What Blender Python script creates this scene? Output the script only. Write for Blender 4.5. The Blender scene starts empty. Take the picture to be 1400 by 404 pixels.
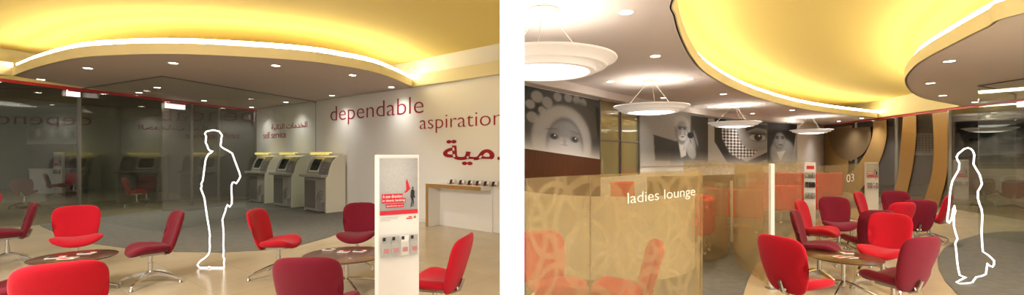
import bpy, bmesh, math, random
import numpy as np
from mathutils import Vector, Matrix
random.seed(4)
PI = math.pi
R = math.radians
SC = bpy.context.scene
COL = SC.collection
F, CX, CY, H = 600.0, 700.0, 211.0, 1.55      # focal length (px of a 1400 wide frame), horizon, eye height
ZL, ZR = 3.10, 2.85                            # the lower ceilings of the two rooms

# ------------------------------------------------------------------ helpers
def P(u, v, z):                                # a point at known height seen at (u, v)
    Y = F * (H - z) / (v - CY)
    return ((u - CX) * Y / F, Y)
def at(u, Y): return ((u - CX) * Y / F, Y)
def zat(v, Y): return H - (v - CY) * Y / F
def hit(u, a, b):                              # where the sight line of column u meets the plan line a-b
    k = (u - CX) / F
    dx, dy = b[0] - a[0], b[1] - a[1]
    t = (k * a[1] - a[0]) / (dx - k * dy)
    return (a[0] + dx * t, a[1] + dy * t)
def lin(c):
    return tuple(((x / 255) / 12.92 if x / 255 <= .04045 else ((x / 255 + .055) / 1.055) ** 2.4) for x in c)

def mat(name, rgb, rough=.5, metal=0, emit=0, spec=.5, coat=0, noise=None, bump=0, alpha=1, sheen=0):
    m = bpy.data.materials.new(name); m.use_nodes = True
    nt = m.node_tree; b = nt.nodes['Principled BSDF']
    c = lin(rgb) + (1,)
    b.inputs['Base Color'].default_value = c
    b.inputs['Roughness'].default_value = rough
    b.inputs['Metallic'].default_value = metal
    b.inputs['Specular IOR Level'].default_value = spec
    b.inputs['Coat Weight'].default_value = coat
    b.inputs['Sheen Weight'].default_value = sheen
    b.inputs['Alpha'].default_value = alpha
    if emit:
        b.inputs['Emission Color'].default_value = c
        b.inputs['Emission Strength'].default_value = emit
    if noise or bump:
        tc = nt.nodes.new('ShaderNodeTexCoord')
        n = nt.nodes.new('ShaderNodeTexNoise')
        sc, amt = noise or (60, 0)
        n.inputs['Scale'].default_value = sc; n.inputs['Detail'].default_value = 4
        nt.links.new(tc.outputs['Object'], n.inputs['Vector'])
        if amt:
            r = nt.nodes.new('ShaderNodeValToRGB')
            r.color_ramp.elements[0].position = .3; r.color_ramp.elements[1].position = .7
            r.color_ramp.elements[0].color = tuple(x * (1 - amt) for x in c[:3]) + (1,)
            r.color_ramp.elements[1].color = tuple(min(1, x * (1 + amt)) for x in c[:3]) + (1,)
            nt.links.new(n.outputs['Fac'], r.inputs[0]); nt.links.new(r.outputs[0], b.inputs['Base Color'])
        if bump:
            bp = nt.nodes.new('ShaderNodeBump'); bp.inputs['Strength'].default_value = bump; bp.inputs['Distance'].default_value = .01
            nt.links.new(n.outputs['Fac'], bp.inputs['Height']); nt.links.new(bp.outputs[0], b.inputs['Normal'])
    return m

def wood(name, a, b_, scale=(1, 1, 1), rough=.35, ring=6, axis='X', coat=0):
    m = mat(name, a, rough, coat=coat); nt = m.node_tree; b = nt.nodes['Principled BSDF']
    tc = nt.nodes.new('ShaderNodeTexCoord'); mp = nt.nodes.new('ShaderNodeMapping')
    mp.inputs['Scale'].default_value = scale
    w = nt.nodes.new('ShaderNodeTexWave'); w.bands_direction = axis
    w.inputs['Scale'].default_value = ring; w.inputs['Distortion'].default_value = 5; w.inputs['Detail'].default_value = 4
    w.inputs['Detail Scale'].default_value = 2
    r = nt.nodes.new('ShaderNodeValToRGB')
    r.color_ramp.elements[0].color = lin(a) + (1,); r.color_ramp.elements[1].color = lin(b_) + (1,)
    nt.links.new(tc.outputs['Object'], mp.inputs[0]); nt.links.new(mp.outputs[0], w.inputs['Vector'])
    nt.links.new(w.outputs['Fac'], r.inputs[0]); nt.links.new(r.outputs[0], b.inputs['Base Color'])
    return m

def glass(name, tint, refl, rough=.0, film=None, filmfac=0.0, rings=0.0, ringsize=.5):
    """thin architectural pane: transparent + mirror, optionally with a printed film (diffuse) and ring pattern"""
    m = bpy.data.materials.new(name); m.use_nodes = True
    nt = m.node_tree; nt.nodes.clear()
    out = nt.nodes.new('ShaderNodeOutputMaterial')
    t = nt.nodes.new('ShaderNodeBsdfTransparent'); t.inputs[0].default_value = tint + (1,)
    g = nt.nodes.new('ShaderNodeBsdfGlossy'); g.inputs['Roughness'].default_value = rough
    g.inputs['Color'].default_value = (.95, .95, .92, 1)
    mx = nt.nodes.new('ShaderNodeMixShader'); mx.inputs[0].default_value = refl
    nt.links.new(t.outputs[0], mx.inputs[1]); nt.links.new(g.outputs[0], mx.inputs[2])
    last = mx
    if film:
        d = nt.nodes.new('ShaderNodeBsdfDiffuse'); d.inputs[0].default_value = lin(film) + (1,)
        tr = nt.nodes.new('ShaderNodeBsdfTranslucent'); tr.inputs[0].default_value = lin(film) + (1,)
        dm = nt.nodes.new('ShaderNodeMixShader'); dm.inputs[0].default_value = .35
        nt.links.new(d.outputs[0], dm.inputs[1]); nt.links.new(tr.outputs[0], dm.inputs[2])
        f = nt.nodes.new('ShaderNodeMixShader'); f.inputs[0].default_value = filmfac
        nt.links.new(mx.outputs[0], f.inputs[1]); nt.links.new(dm.outputs[0], f.inputs[2])
        last = f
        if rings:
            tc = nt.nodes.new('ShaderNodeTexCoord')
            total = None
            for off, s in (((.0, .0, 0), 1.0), ((.37, .52, 0), 1.0), ((.71, .2, 0), 1.45)):
                mp = nt.nodes.new('ShaderNodeMapping'); mp.inputs['Location'].default_value = off
                mp.inputs['Scale'].default_value = (1 / (ringsize * s),) * 3
                nt.links.new(tc.outputs['UV'], mp.inputs[0])
                fr = nt.nodes.new('ShaderNodeVectorMath'); fr.operation = 'FRACTION'
                nt.links.new(mp.outputs[0], fr.inputs[0])
                sb = nt.nodes.new('ShaderNodeVectorMath'); sb.operation = 'SUBTRACT'; sb.inputs[1].default_value = (.5, .5, 0)
                nt.links.new(fr.outputs[0], sb.inputs[0])
                ln = nt.nodes.new('ShaderNodeVectorMath'); ln.operation = 'LENGTH'
                nt.links.new(sb.outputs[0], ln.inputs[0])
                c = nt.nodes.new('ShaderNodeMath'); c.operation = 'COMPARE'
                c.inputs[1].default_value = .44; c.inputs[2].default_value = .035
                nt.links.new(ln.outputs['Value'], c.inputs[0])
                if total is None: total = c
                else:
                    a = nt.nodes.new('ShaderNodeMath'); a.operation = 'MAXIMUM'
                    nt.links.new(total.outputs[0], a.inputs[0]); nt.links.new(c.outputs[0], a.inputs[1]); total = a
            ml = nt.nodes.new('ShaderNodeMath'); ml.operation = 'MULTIPLY_ADD'
            ml.inputs[1].default_value = rings; ml.inputs[2].default_value = filmfac
            nt.links.new(total.outputs[0], ml.inputs[0]); nt.links.new(ml.outputs[0], f.inputs[0])
    nt.links.new(last.outputs[0], out.inputs[0])
    return m

def vcol(name, rough=.6):
    m = mat(name, (200, 200, 200), rough); nt = m.node_tree
    a = nt.nodes.new('ShaderNodeAttribute'); a.attribute_name = 'Col'
    nt.links.new(a.outputs['Color'], nt.nodes['Principled BSDF'].inputs['Base Color'])
    return m

def tag(o, label=None, cat=None, group=None, kind=None):
    if label: o['label'] = label
    if cat: o['category'] = cat
    if group: o['group'] = group
    if kind: o['kind'] = kind
    return o
def empty(name, loc=(0, 0, 0), rz=0, label=None, cat=None, group=None):
    o = bpy.data.objects.new(name, None); COL.objects.link(o)
    o.location = loc; o.rotation_euler = (0, 0, rz); o.empty_display_size = .1
    return tag(o, label, cat, group)
def copy_tree(o, parent=None):
    c = o.copy(); COL.objects.link(c)
    if parent is not None: c.parent = parent
    for ch in list(o.children): copy_tree(ch, c)
    return c

class MB:
    """collects shapes, links them as ONE mesh object"""
    def __init__(s): s.b = bmesh.new(); s.uv = None
    def box(s, x0, x1, y0, y1, z0, z1, bev=0, M=None):
        r = bmesh.ops.create_cube(s.b, size=1)
        bmesh.ops.scale(s.b, vec=(x1 - x0, y1 - y0, z1 - z0), verts=r['verts'])
        bmesh.ops.translate(s.b, vec=((x0 + x1) / 2, (y0 + y1) / 2, (z0 + z1) / 2), verts=r['verts'])
        vs = r['verts']
        if bev:
            es = list({e for v in vs for e in v.link_edges})
            q = bmesh.ops.bevel(s.b, geom=es, offset=bev, segments=2, affect='EDGES', profile=.7)
            vs = list({v for f in q['faces'] for v in f.verts} | {v for v in vs if v.is_valid})
        if M: bmesh.ops.transform(s.b, matrix=M, verts=vs)
        return s
    def cyl(s, p0, p1, r0, r1=None, n=16):
        p0, p1 = Vector(p0), Vector(p1); r1 = r0 if r1 is None else r1
        d = p1 - p0
        q = bmesh.ops.create_cone(s.b, cap_ends=True, segments=n, radius1=r0, radius2=max(r1, 1e-4), depth=d.length)
        M = Matrix.Translation((p0 + p1) / 2) @ d.to_track_quat('Z', 'Y').to_matrix().to_4x4()
        bmesh.ops.transform(s.b, matrix=M, verts=q['verts']); return s
    def lathe(s, prof, n=48, c=(0, 0, 0)):
        rings = []
        for r, z in prof:
            rings.append([s.b.verts.new((c[0] + max(r, 1e-4) * math.cos(2 * PI * k / n), c[1] + max(r, 1e-4) * math.sin(2 * PI * k / n), c[2] + z)) for k in range(n)])
        for a, b in zip(rings, rings[1:]):
            for k in range(n): s.b.faces.new((a[k], a[(k + 1) % n], b[(k + 1) % n], b[k]))
        return s
    def poly(s, pts):                       # planar polygon face
        f = s.b.faces.new([s.b.verts.new(p) for p in pts]); return s
    def prism(s, pts, z0, z1):              # plan polygon extruded in z
        lo = [s.b.verts.new((x, y, z0)) for x, y in pts]; hi = [s.b.verts.new((x, y, z1)) for x, y in pts]
        n = len(pts)
        s.b.faces.new(lo[::-1]); s.b.faces.new(hi)
        for k in range(n): s.b.faces.new((lo[k], lo[(k + 1) % n], hi[(k + 1) % n], hi[k]))
        return s
    def extr(s, pts, x0, x1):               # profile in (y,z) extruded along x
        lo = [s.b.verts.new((x0, y, z)) for y, z in pts]; hi = [s.b.verts.new((x1, y, z)) for y, z in pts]
        n = len(pts)
        s.b.faces.new(lo); s.b.faces.new(hi[::-1])
        for k in range(n): s.b.faces.new((lo[k], hi[k], hi[(k + 1) % n], lo[(k + 1) % n]))
        return s
    def strip(s, line, z0, z1, th=.02):     # an upright sheet following a plan polyline, thickness th; uv in metres
        n = len(line); L = [Vector((p[0], p[1])) for p in line]
        z0 = z0 if isinstance(z0, (list, tuple)) else [z0] * n
        z1 = z1 if isinstance(z1, (list, tuple)) else [z1] * n
        uvl = s.b.loops.layers.uv.verify()
        A, B, acc = [], [], [0]
        for k in range(n):
            d = (L[min(k + 1, n - 1)] - L[max(k - 1, 0)]).normalized(); nn = Vector((-d.y, d.x)) * th / 2
            A.append(L[k] - nn); B.append(L[k] + nn)
            if k: acc.append(acc[-1] + (L[k] - L[k - 1]).length)
        def q(p, r, za, zb, zc, zd, ua, ub):
            vs = [s.b.verts.new((p.x, p.y, za)), s.b.verts.new((r.x, r.y, zb)), s.b.verts.new((r.x, r.y, zc)), s.b.verts.new((p.x, p.y, zd))]
            f = s.b.faces.new(vs)
            for l, uvv in zip(f.loops, ((ua, za), (ub, zb), (ub, zc), (ua, zd))): l[uvl].uv = uvv
        for k in range(n - 1):
            q(A[k], A[k + 1], z0[k], z0[k + 1], z1[k + 1], z1[k], acc[k], acc[k + 1])
            q(B[k + 1], B[k], z0[k + 1], z0[k], z1[k], z1[k + 1], acc[k + 1], acc[k])
            for zz in (z0, z1):
                vs = [s.b.verts.new((v.x, v.y, z_)) for v, z_ in ((A[k], zz[k]), (A[k + 1], zz[k + 1]), (B[k + 1], zz[k + 1]), (B[k], zz[k]))]
                s.b.faces.new(vs)
        for k in (0, n - 1):
            vs = [s.b.verts.new((v.x, v.y, z_)) for v, z_ in ((A[k], z0[k]), (B[k], z0[k]), (B[k], z1[k]), (A[k], z1[k]))]
            s.b.faces.new(vs)
        return s
    def tube(s, pts, r, closed=False, n=8):
        V = [Vector(p) for p in pts]; m = len(V); rings = []
        for k in range(m):
            a = V[(k - 1) % m] if (closed or k) else V[0]
            b = V[(k + 1) % m] if (closed or k < m - 1) else V[-1]
            d = (b - a).normalized(); up = Vector((0, 1, 0)) if abs(d.y) < .9 else Vector((0, 0, 1))
            x = d.cross(up).normalized(); y = d.cross(x).normalized()
            rings.append([s.b.verts.new(V[k] + (x * math.cos(2 * PI * i / n) + y * math.sin(2 * PI * i / n)) * r) for i in range(n)])
        for k in range(m if closed else m - 1):
            A, B = rings[k], rings[(k + 1) % m]
            for i in range(n): s.b.faces.new((A[i], A[(i + 1) % n], B[(i + 1) % n], B[i]))
        if not closed:
            s.b.faces.new(rings[0][::-1]); s.b.faces.new(rings[-1])
        return s
    def build(s, name, m, parent=None, smooth=False, weld=False):
        if weld: bmesh.ops.remove_doubles(s.b, verts=s.b.verts, dist=1e-5)
        bmesh.ops.recalc_face_normals(s.b, faces=s.b.faces)
        bmesh.ops.triangulate(s.b, faces=[f for f in s.b.faces if len(f.verts) > 4])
        me = bpy.data.meshes.new(name); s.b.to_mesh(me); s.b.free()
        if m: me.materials.append(m)
        if smooth:
            me.shade_smooth()
            try: me.set_sharp_from_angle(angle=R(40))
            except Exception: pass
        o = bpy.data.objects.new(name, me); COL.objects.link(o)
        if parent is not None: o.parent = parent
        return o

def struct(o): o['kind'] = 'structure'; return o

def text(name, body, m, parent, M, w=None, h=None, offset=0, thick=.004):
    """lettering as mesh, lower left of its bounding box at M's origin, in M's xz plane, scaled to w x h"""
    c = bpy.data.curves.new(name, 'FONT'); c.body = body; c.size = 1; c.extrude = .001; c.offset = offset; c.resolution_u = 4
    t = bpy.data.objects.new(name, c); COL.objects.link(t)
    bpy.context.view_layer.update()
    dg = bpy.context.evaluated_depsgraph_get()
    me = bpy.data.meshes.new_from_object(t.evaluated_get(dg), depsgraph=dg)
    bpy.data.objects.remove(t)
    n = len(me.vertices); a = np.empty(n * 3); me.vertices.foreach_get('co', a); a = a.reshape(n, 3)
    lo, hi = a.min(0), a.max(0)
    sx = w / (hi[0] - lo[0]); sy = h / (hi[1] - lo[1]) if h else sx
    b = np.zeros_like(a)
    b[:, 0] = (a[:, 0] - lo[0]) * sx; b[:, 2] = (a[:, 1] - lo[1]) * sy
    b[:, 1] = -np.where(a[:, 2] > 0, thick, 0)
    me.vertices.foreach_set('co', b.ravel()); me.update(); me.materials.clear(); me.materials.append(m)
    me.transform(M)
    o = bpy.data.objects.new(name, me); COL.objects.link(o)
    if parent is not None: o.parent = parent
    return o

def frame(a, d, z):                                  # matrix: origin a (plan), x along plan direction d, local -y towards the viewer side
    d = Vector((d[0], d[1], 0)).normalized()
    y = Vector((-d.y, d.x, 0))
    M = Matrix(((d.x, y.x, 0, a[0]), (d.y, y.y, 0, a[1]), (0, 0, 1, z), (0, 0, 0, 1)))
    return M

# ------------------------------------------------------------------ materials
M = {}
M['white'] = mat('white_paint', (228, 222, 214), .6)
M['wallwhite'] = mat('warm_white_wall', (236, 232, 226), .55)
M['partition'] = mat('bright_white_partition', (252, 252, 252), .8, spec=.2)
M['yellow'] = mat('yellow_ceiling_paint', (234, 211, 132), .8, spec=.2)
M['fascia'] = mat('cream_fascia', (232, 220, 182), .7, spec=.2)
M['ceilL'] = mat('warm_grey_ceiling_dim', (186, 172, 166), .7, spec=.3)  # same paint as the right ceiling; its dimmer light put into the colour
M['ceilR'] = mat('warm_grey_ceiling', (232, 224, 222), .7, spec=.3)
M['soffit'] = mat('pale_soffit', (236, 228, 222), .7)
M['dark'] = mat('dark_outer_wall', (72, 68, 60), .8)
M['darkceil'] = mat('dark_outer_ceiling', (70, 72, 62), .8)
M['led'] = mat('cove_led', (255, 246, 214), .5, emit=10.5)
M['ring'] = mat('pendant_frosted_ring', (240, 234, 226), .3, emit=.12)
M['up'] = mat('pendant_uplight', (255, 246, 232), .5, emit=2.6)
M['bulb'] = mat('downlight_lens', (255, 244, 225), .5, emit=7)
M['diff'] = mat('pendant_diffuser', (255, 250, 240), .5, emit=1.9)
M['chrome'] = mat('brushed_chrome', (205, 200, 192), .22, 1)
M['steel'] = mat('steel', (170, 165, 155), .3, 1)
M['red'] = mat('bright_red_fabric', (182, 8, 32), .85, spec=.25, noise=(220, .10), bump=.15, sheen=.1)
M['maroon'] = mat('maroon_fabric', (112, 12, 34), .88, spec=.25, noise=(220, .14), bump=.2, sheen=.1)
M['benchred'] = mat('bench_red_fabric', (222, 62, 48), .85, spec=.25, noise=(120, .1), bump=.1)
M['walnut'] = wood('dark_walnut', (62, 34, 22), (98, 58, 36), (1, 7, 1), .3, 5, 'Y', coat=.08)
M['purplewood'] = wood('purple_brown_veneer', (94, 66, 60), (124, 92, 84), (1, 7, 1), .3, 5, 'Y', coat=.08)
M['wallwood'] = wood('dark_wood_panelling', (70, 38, 24), (98, 58, 38), (7, 7, .6), .3, 2, 'X')
M['oak'] = wood('oak_edge', (150, 112, 60), (178, 138, 82), (3, 3, 3), .4, 6, 'X')
M['textred'] = mat('red_lettering', (158, 16, 34), .5)
M['signred'] = mat('print_red', (206, 24, 44), .5)
M['redline'] = mat('red_header_strip', (214, 60, 74), .4)
M['textwhite'] = mat('white_lettering', (250, 248, 240), .5)
M['black'] = mat('black_print', (26, 24, 26), .6)
M['grey'] = mat('grey_print', (168, 164, 158), .6)
M['outlineglow'] = mat('white_outline_glow', (255, 255, 255), .4, emit=1)  # drawn white outline, no lamp; glow added so it stays pure white
M['atmwhite'] = mat('cream_machine_casing', (226, 220, 200), .4)
M['atmgrey'] = mat('machine_grey', (158, 152, 142), .4)
M['atmdark'] = mat('machine_dark_grey', (112, 106, 100), .35)
M['atmlogo'] = mat('machine_logo_grey', (118, 112, 105), .4)
M['screen'] = mat('dark_screen', (34, 42, 44), .1)
M['yellowlamp'] = mat('yellow_top_light', (250, 226, 120), .5, emit=.35)
M['band'] = mat('tan_glass_film', (176, 140, 84), .5)
M['banddark'] = mat('brown_glass_film', (130, 108, 76), .5)
M['lit'] = mat('lit_sign_face', (255, 236, 226), .5, emit=1)
M['acrylic'] = glass('clear_acrylic', (.93, .93, .92), .12)
M['clear'] = glass('clear_glass', (.95, .97, .95), .05)
M['glassL'] = glass('dark_tinted_glass', (.84, .84, .78), .12)
M['glassR'] = glass('bronze_tinted_glass', (.82, .80, .72), .15)
M['amber'] = glass('amber_glass', (.75, .65, .4), .35, .02, (176, 160, 110), .45)
M['frost'] = glass('patterned_beige_film_glass', (.93, .88, .76), .05, .05, (210, 188, 142), .18, .15, .36)
M['frost2'] = glass('light_beige_film_glass', (.95, .9, .8), .05, .05, (220, 205, 168), .15, .06, .3)
M['pod'] = glass('dense_cream_film_screen', (.95, .92, .85), .04, .1, (226, 214, 186), .72, .05, .26)
M['brownscreen'] = glass('brown_pattern_screen', (.8, .7, .5), .03, .1, (158, 128, 82), .65, .1, .34)

def floor_mat():
    m = mat('beige_polished_tile', (196, 178, 146), .22, spec=.5); nt = m.node_tree; b = nt.nodes['Principled BSDF']
    tc = nt.nodes.new('ShaderNodeTexCoord')
    br = nt.nodes.new('ShaderNodeTexBrick'); br.offset = 0
    br.inputs['Scale'].default_value = 1; br.inputs['Brick Width'].default_value = .6; br.inputs['Row Height'].default_value = .6
    br.inputs['Mortar Size'].default_value = .003; br.inputs['Bias'].default_value = 0
    br.inputs['Color1'].default_value = lin((198, 180, 148)) + (1,); br.inputs['Color2'].default_value = lin((190, 171, 140)) + (1,)
    br.inputs['Mortar'].default_value = lin((170, 150, 120)) + (1,)
    mp = nt.nodes.new('ShaderNodeMapping'); mp.inputs['Rotation'].default_value = (0, 0, R(38))
    nt.links.new(tc.outputs['Object'], mp.inputs[0]); nt.links.new(mp.outputs[0], br.inputs['Vector'])
    n = nt.nodes.new('ShaderNodeTexNoise'); n.inputs['Scale'].default_value = 1.6; n.inputs['Detail'].default_value = 5
    nt.links.new(tc.outputs['Object'], n.inputs['Vector'])
    mx = nt.nodes.new('ShaderNodeMixRGB'); mx.blend_type = 'MULTIPLY'; mx.inputs[0].default_value = .25
    nt.links.new(br.outputs['Color'], mx.inputs[1]); nt.links.new(n.outputs['Fac'], mx.inputs[2])
    nt.links.new(mx.outputs[0], b.inputs['Base Color'])
    return m
M['floor'] = floor_mat()
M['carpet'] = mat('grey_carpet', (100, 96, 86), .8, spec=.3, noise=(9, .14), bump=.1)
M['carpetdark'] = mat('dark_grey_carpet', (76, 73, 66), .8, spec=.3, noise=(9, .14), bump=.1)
M['mural'] = vcol('printed_mural')

# ------------------------------------------------------------------ plan of the place
W0, W1 = (-.06, 8.467), (-9.0, 15.5)                 # service wall of the left room
GL0, GL1 = (-12.3, .9), (-9.0, 15.5)                 # glass wall of the left room
WD = (.786, -.618)                                   # along the service wall, left to right
WN = (-.618, -.786)                                  # its normal, into the room
GR0, GR1 = (9.9, .8), (14.05, 19.8)                  # glass wall of the right room
struct(MB().box(-24, 24, -3, 26, -.1, 0).build('floor', M['floor']))

cl = [(55, 309), (80, 321), (120, 333), (180, 341), (240, 345), (300, 346), (360, 343), (411, 336), (450, 325), (480, 312), (500, 300)]
pl = [P(u, v, 0) for u, v in cl]
pl += [hit(500, W0, W1), (-8.95, 15.4), hit(222, GL0, GL1), P(140, 297, 0)]
struct(MB().prism(pl, 0, .006).build('floor_carpet_left', M['carpet']))
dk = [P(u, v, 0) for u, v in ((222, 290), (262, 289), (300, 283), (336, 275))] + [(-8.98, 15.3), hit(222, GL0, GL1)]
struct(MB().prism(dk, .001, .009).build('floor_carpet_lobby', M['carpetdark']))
cr = [(1016, 404), (1022, 385), (1034, 362), (1050, 345), (1070, 328), (1095, 310), (1125, 295), (1170, 284), (1215, 276)]
pr = [(1.62, .2), (2.0, 3.0)] + [P(u, v, 0) for u, v in cr] + [(9.5, 15.0), (6.0, 13.2), (1.9, 9.2), (.1, 7.0), (.08, .2)]
struct(MB().prism(pr, 0, .006).build('floor_carpet_lounge', M['carpet']))
cr = [(1400, 317), (1370, 317), (1340, 321), (1312, 329), (1292, 339), (1282, 352), (1283, 368), (1292, 385), (1310, 404)]
pr = [P(u, v, 0) for u, v in cr] + [(5.3, 4.2), (6.2, 3.5), (8, 3.3), (10.2, 4.0), (10.6, 6.5), (10.0, 8.2)]
struct(MB().prism(pr, 0, .006).build('floor_carpet_right', M['carpet']))

# partition wall that stands in for the white gap between the two views
struct(MB().box(-.0465, .048, 1.7, 19.5, 0, 3.8).build('wall_partition', M['partition']))

# left room walls
wl = struct(MB().strip([(W0[0], W0[1]), W1], 0, 3.76, .04).build('wall_service', M['wallwhite']))
C0 = hit(433, W0, W1)
MB().box(-.008, .008, -.035, 0, 0, 3.1, M=frame((C0[0], C0[1]), WD, 0)).build('panel_joint', M['grey'], wl)
MB().box(0, 5.6, -.03, -.02, 0, .08, M=frame((C0[0], C0[1]), WD, 0)).build('skirting', M['white'], wl)

def glasswall(name, a, b, zt, gm, us, lab=None):
    root = empty(name); root['kind'] = 'structure'
    MB().strip([a, b], .0, zt, .02).build('pane', gm, root)
    MB().strip([(a[0], a[1]), (b[0], b[1])], zt - .06, zt, .06).build('header', M['redline'], root)
    for u in us:
        p = hit(u, a, b)
        MB().box(-.02, .02, -.04, .03, 0, zt - .06, M=frame(p, (b[0] - a[0], b[1] - a[1]), 0)).build('mullion', M['steel'], root)
    return root
gl = glasswall('window_1', GL0, GL1, ZL, M['glassL'], (-60, 108, 262, 299))
gr = glasswall('window_2', GR0, GR1, ZR, M['glassR'], (1170, 1225, 1298, 1470))

# beyond the glass: added dark halls that hold the stand-ins for its reflections
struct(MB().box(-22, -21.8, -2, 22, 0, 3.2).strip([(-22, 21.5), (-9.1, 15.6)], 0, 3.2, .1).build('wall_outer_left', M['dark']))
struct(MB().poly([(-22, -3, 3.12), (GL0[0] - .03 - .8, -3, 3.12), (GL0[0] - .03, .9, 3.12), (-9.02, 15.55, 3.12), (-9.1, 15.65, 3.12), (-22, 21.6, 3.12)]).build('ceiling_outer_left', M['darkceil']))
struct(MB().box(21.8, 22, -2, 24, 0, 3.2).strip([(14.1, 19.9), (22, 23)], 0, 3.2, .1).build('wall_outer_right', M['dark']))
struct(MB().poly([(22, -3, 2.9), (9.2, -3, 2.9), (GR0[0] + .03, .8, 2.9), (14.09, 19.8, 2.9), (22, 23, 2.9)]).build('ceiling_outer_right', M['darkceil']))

# ------------------------------------------------------------------ ceilings
def smooth_line(pts, n=6):
    out = []
    for i in range(len(pts) - 1):
        p0 = pts[max(i - 1, 0)]; p1 = pts[i]; p2 = pts[i + 1]; p3 = pts[min(i + 2, len(pts) - 1)]
        for k in range(n):
            t = k / n
            out.append(tuple(.5 * ((2 * p1[j]) + (-p0[j] + p2[j]) * t + (2 * p0[j] - 5 * p1[j] + 4 * p2[j] - p3[j]) * t * t + (-p0[j] + 3 * p1[j] - 3 * p2[j] + p3[j]) * t ** 3) for j in (0, 1)))
    out.append(pts[-1]); return out
def inset(line, d):
    L = [Vector(p) for p in line]; out = []
    for k in range(len(L)):
        t = (L[min(k + 1, len(L) - 1)] - L[max(k - 1, 0)]).normalized()
        out.append((L[k].x - t.y * d, L[k].y + t.x * d))
    return out
def island(name, edge, rest, z, m, fz=.16, side=1, led=.085):
    root = empty(name); root['kind'] = 'structure'
    MB().prism(edge + rest, z, z + .02).build('soffit', m, root)
    MB().strip(edge, z, z + fz, .03).build('fascia', M['fascia'], root)
    MB().strip(inset(edge, .05 * side), z + fz - .01, z + fz + led, .02).build('cove_light', M['led'], root)
    MB().prism(inset(edge, .02 * side) + rest, z + fz - .03, z + fz - .01).build('ledge', M['fascia'], root)
    return root
pe = [(18, 104), (50, 92.5), (100, 80.5), (150, 76), (220, 74), (300, 76), (400, 82), (460, 89), (520, 101)]
edgeL = smooth_line([P(u, v, ZL) for u, v in pe] + [hit(566, W0, W1)])
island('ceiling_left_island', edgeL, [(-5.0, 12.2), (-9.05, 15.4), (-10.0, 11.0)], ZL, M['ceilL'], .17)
struct(MB().box(-13.5, -.04, -1, 17, 3.72, 3.78).build('ceiling_left', M['yellow']))
# bulkheads over the two walls of the left room
e0 = hit(566, W0, W1)
def off(p, d, n=WN): return (p[0] + n[0] * d, p[1] + n[1] * d)
bk = MB().prism([e0, off(e0, .12), off(W0, .12), W0], ZL, 3.36)
g0 = P(18, 104, ZL); bk.prism([g0, (GL0[0] + .05, GL0[1]), (GL0[0] - .03, GL0[1]), (g0[0] - .6, g0[1])], ZL, 3.36)
struct(bk.build('trim_bulkhead_left', M['fascia']))
# upper wall closing strip over the glass
struct(MB().strip([GL0, GL1], ZL, 3.76, .04).build('wall_above_glass_left', M['fascia']))

pe = [(920, 2), (923, 22), (930, 48), (945, 78), (965, 100), (1000, 120), (1040, 135), (1090, 147.5), (1140, 155)]
e1 = smooth_line([(3.2, -1), (2.0, -.1), (1.35, 1.2), (1.2, 2.6)] + [P(u, v, ZR) for u, v in pe] + [hit(1202, GR0, GR1)])
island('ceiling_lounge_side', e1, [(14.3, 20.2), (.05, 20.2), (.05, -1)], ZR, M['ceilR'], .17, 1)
pe = [(1302, 142.5), (1265, 135), (1246, 125), (1238, 110), (1250, 92), (1270, 78), (1300, 62), (1350, 37), (1400, 18)]
e2 = smooth_line([hit(1318, GR0, GR1)] + [P(u, v, ZR) for u, v in pe] + [(5.1, 2.5), (6.2, .3), (7.4, -1)])
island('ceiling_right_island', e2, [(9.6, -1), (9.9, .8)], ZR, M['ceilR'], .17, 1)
struct(MB().box(.04, 15, -1, 20.3, 3.48, 3.54).build('ceiling_right', M['yellow']))
a, b = hit(1202, GR0, GR1), hit(1318, GR0, GR1)
struct(MB().prism([a, b, (b[0] - .12, b[1]), (a[0] - .12, a[1])], ZR, 3.12).build('trim_bulkhead_right', M['fascia']))
struct(MB().strip([GR0, GR1], ZR, 3.5, .04).build('wall_above_glass_right', M['fascia']))

# photo wall of the right room
PW = [(.055, 7.1)] + [at(u, F * 1.15 / (CY - v)) for u, v in ((817, 136.7), (873, 147), (966, 160.5), (1047, 166.5), (1088, 169.5))] + [GR1]
zb = [1.657, 1.44, 1.244, 1.2, 1.16, 1.14, 1.14]
def wallpart(i, j, z0, z1, m, name, th=.05):
    return MB().strip(PW[i:j + 1], z0, z1, th).build(name, m)
struct(wallpart(0, 1, 0, 3.3, M['wallwhite'], 'wall_photo'))
struct(MB().strip(PW[1:3], 0, 1.05, .05).strip(PW[1:3], 2.7, 3.3, .05).build('wall_below_window', M['wallwhite']))
w3 = empty('window_3'); w3['kind'] = 'structure'
MB().strip(PW[1:3], 1.05, 2.7, .03).build('pane', M['amber'], w3)
for t in (.02, .5, .98):
    q = (PW[1][0] + (PW[2][0] - PW[1][0]) * t, PW[1][1] + (PW[2][1] - PW[1][1]) * t)
    MB().box(-.02, .02, -.05, .03, 1.05, 2.7, M=frame(q, (PW[2][0] - PW[1][0], PW[2][1] - PW[1][1]), 0)).build('mullion', M['atmdark'], w3)
MB().strip(PW[1:3], 1.83, 1.86, .07).build('transom', M['atmdark'], w3)
struct(MB().strip([(PW[1][0] + .3, PW[1][1] + 1.6), (PW[2][0] - .6, PW[2][1] + 2)], 0, 3.2, .05).build('wall_behind_window', M['yellow']))
struct(wallpart(2, 5, 0, 3.3, M['wallwhite'], 'wall_photo_far'))
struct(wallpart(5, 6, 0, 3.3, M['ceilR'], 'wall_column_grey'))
sf = [(p[0] + .10, p[1] - .14) for p in PW]; sf[0] = (.055, 6.9)
struct(MB().strip(sf[:6], 2.7, 2.86, .22).build('trim_soffit', M['soffit']))
# dark wood panelling below the first mural, its top edge stepping down
sw = [(p[0] + .03, p[1] - .06) for p in PW[:2]]; sw[0] = (.06, 7.03)
struct(MB().strip(sw, 0, [1.655, 1.44], .04).build('wall_wood_panel', M['wallwood']))

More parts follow.
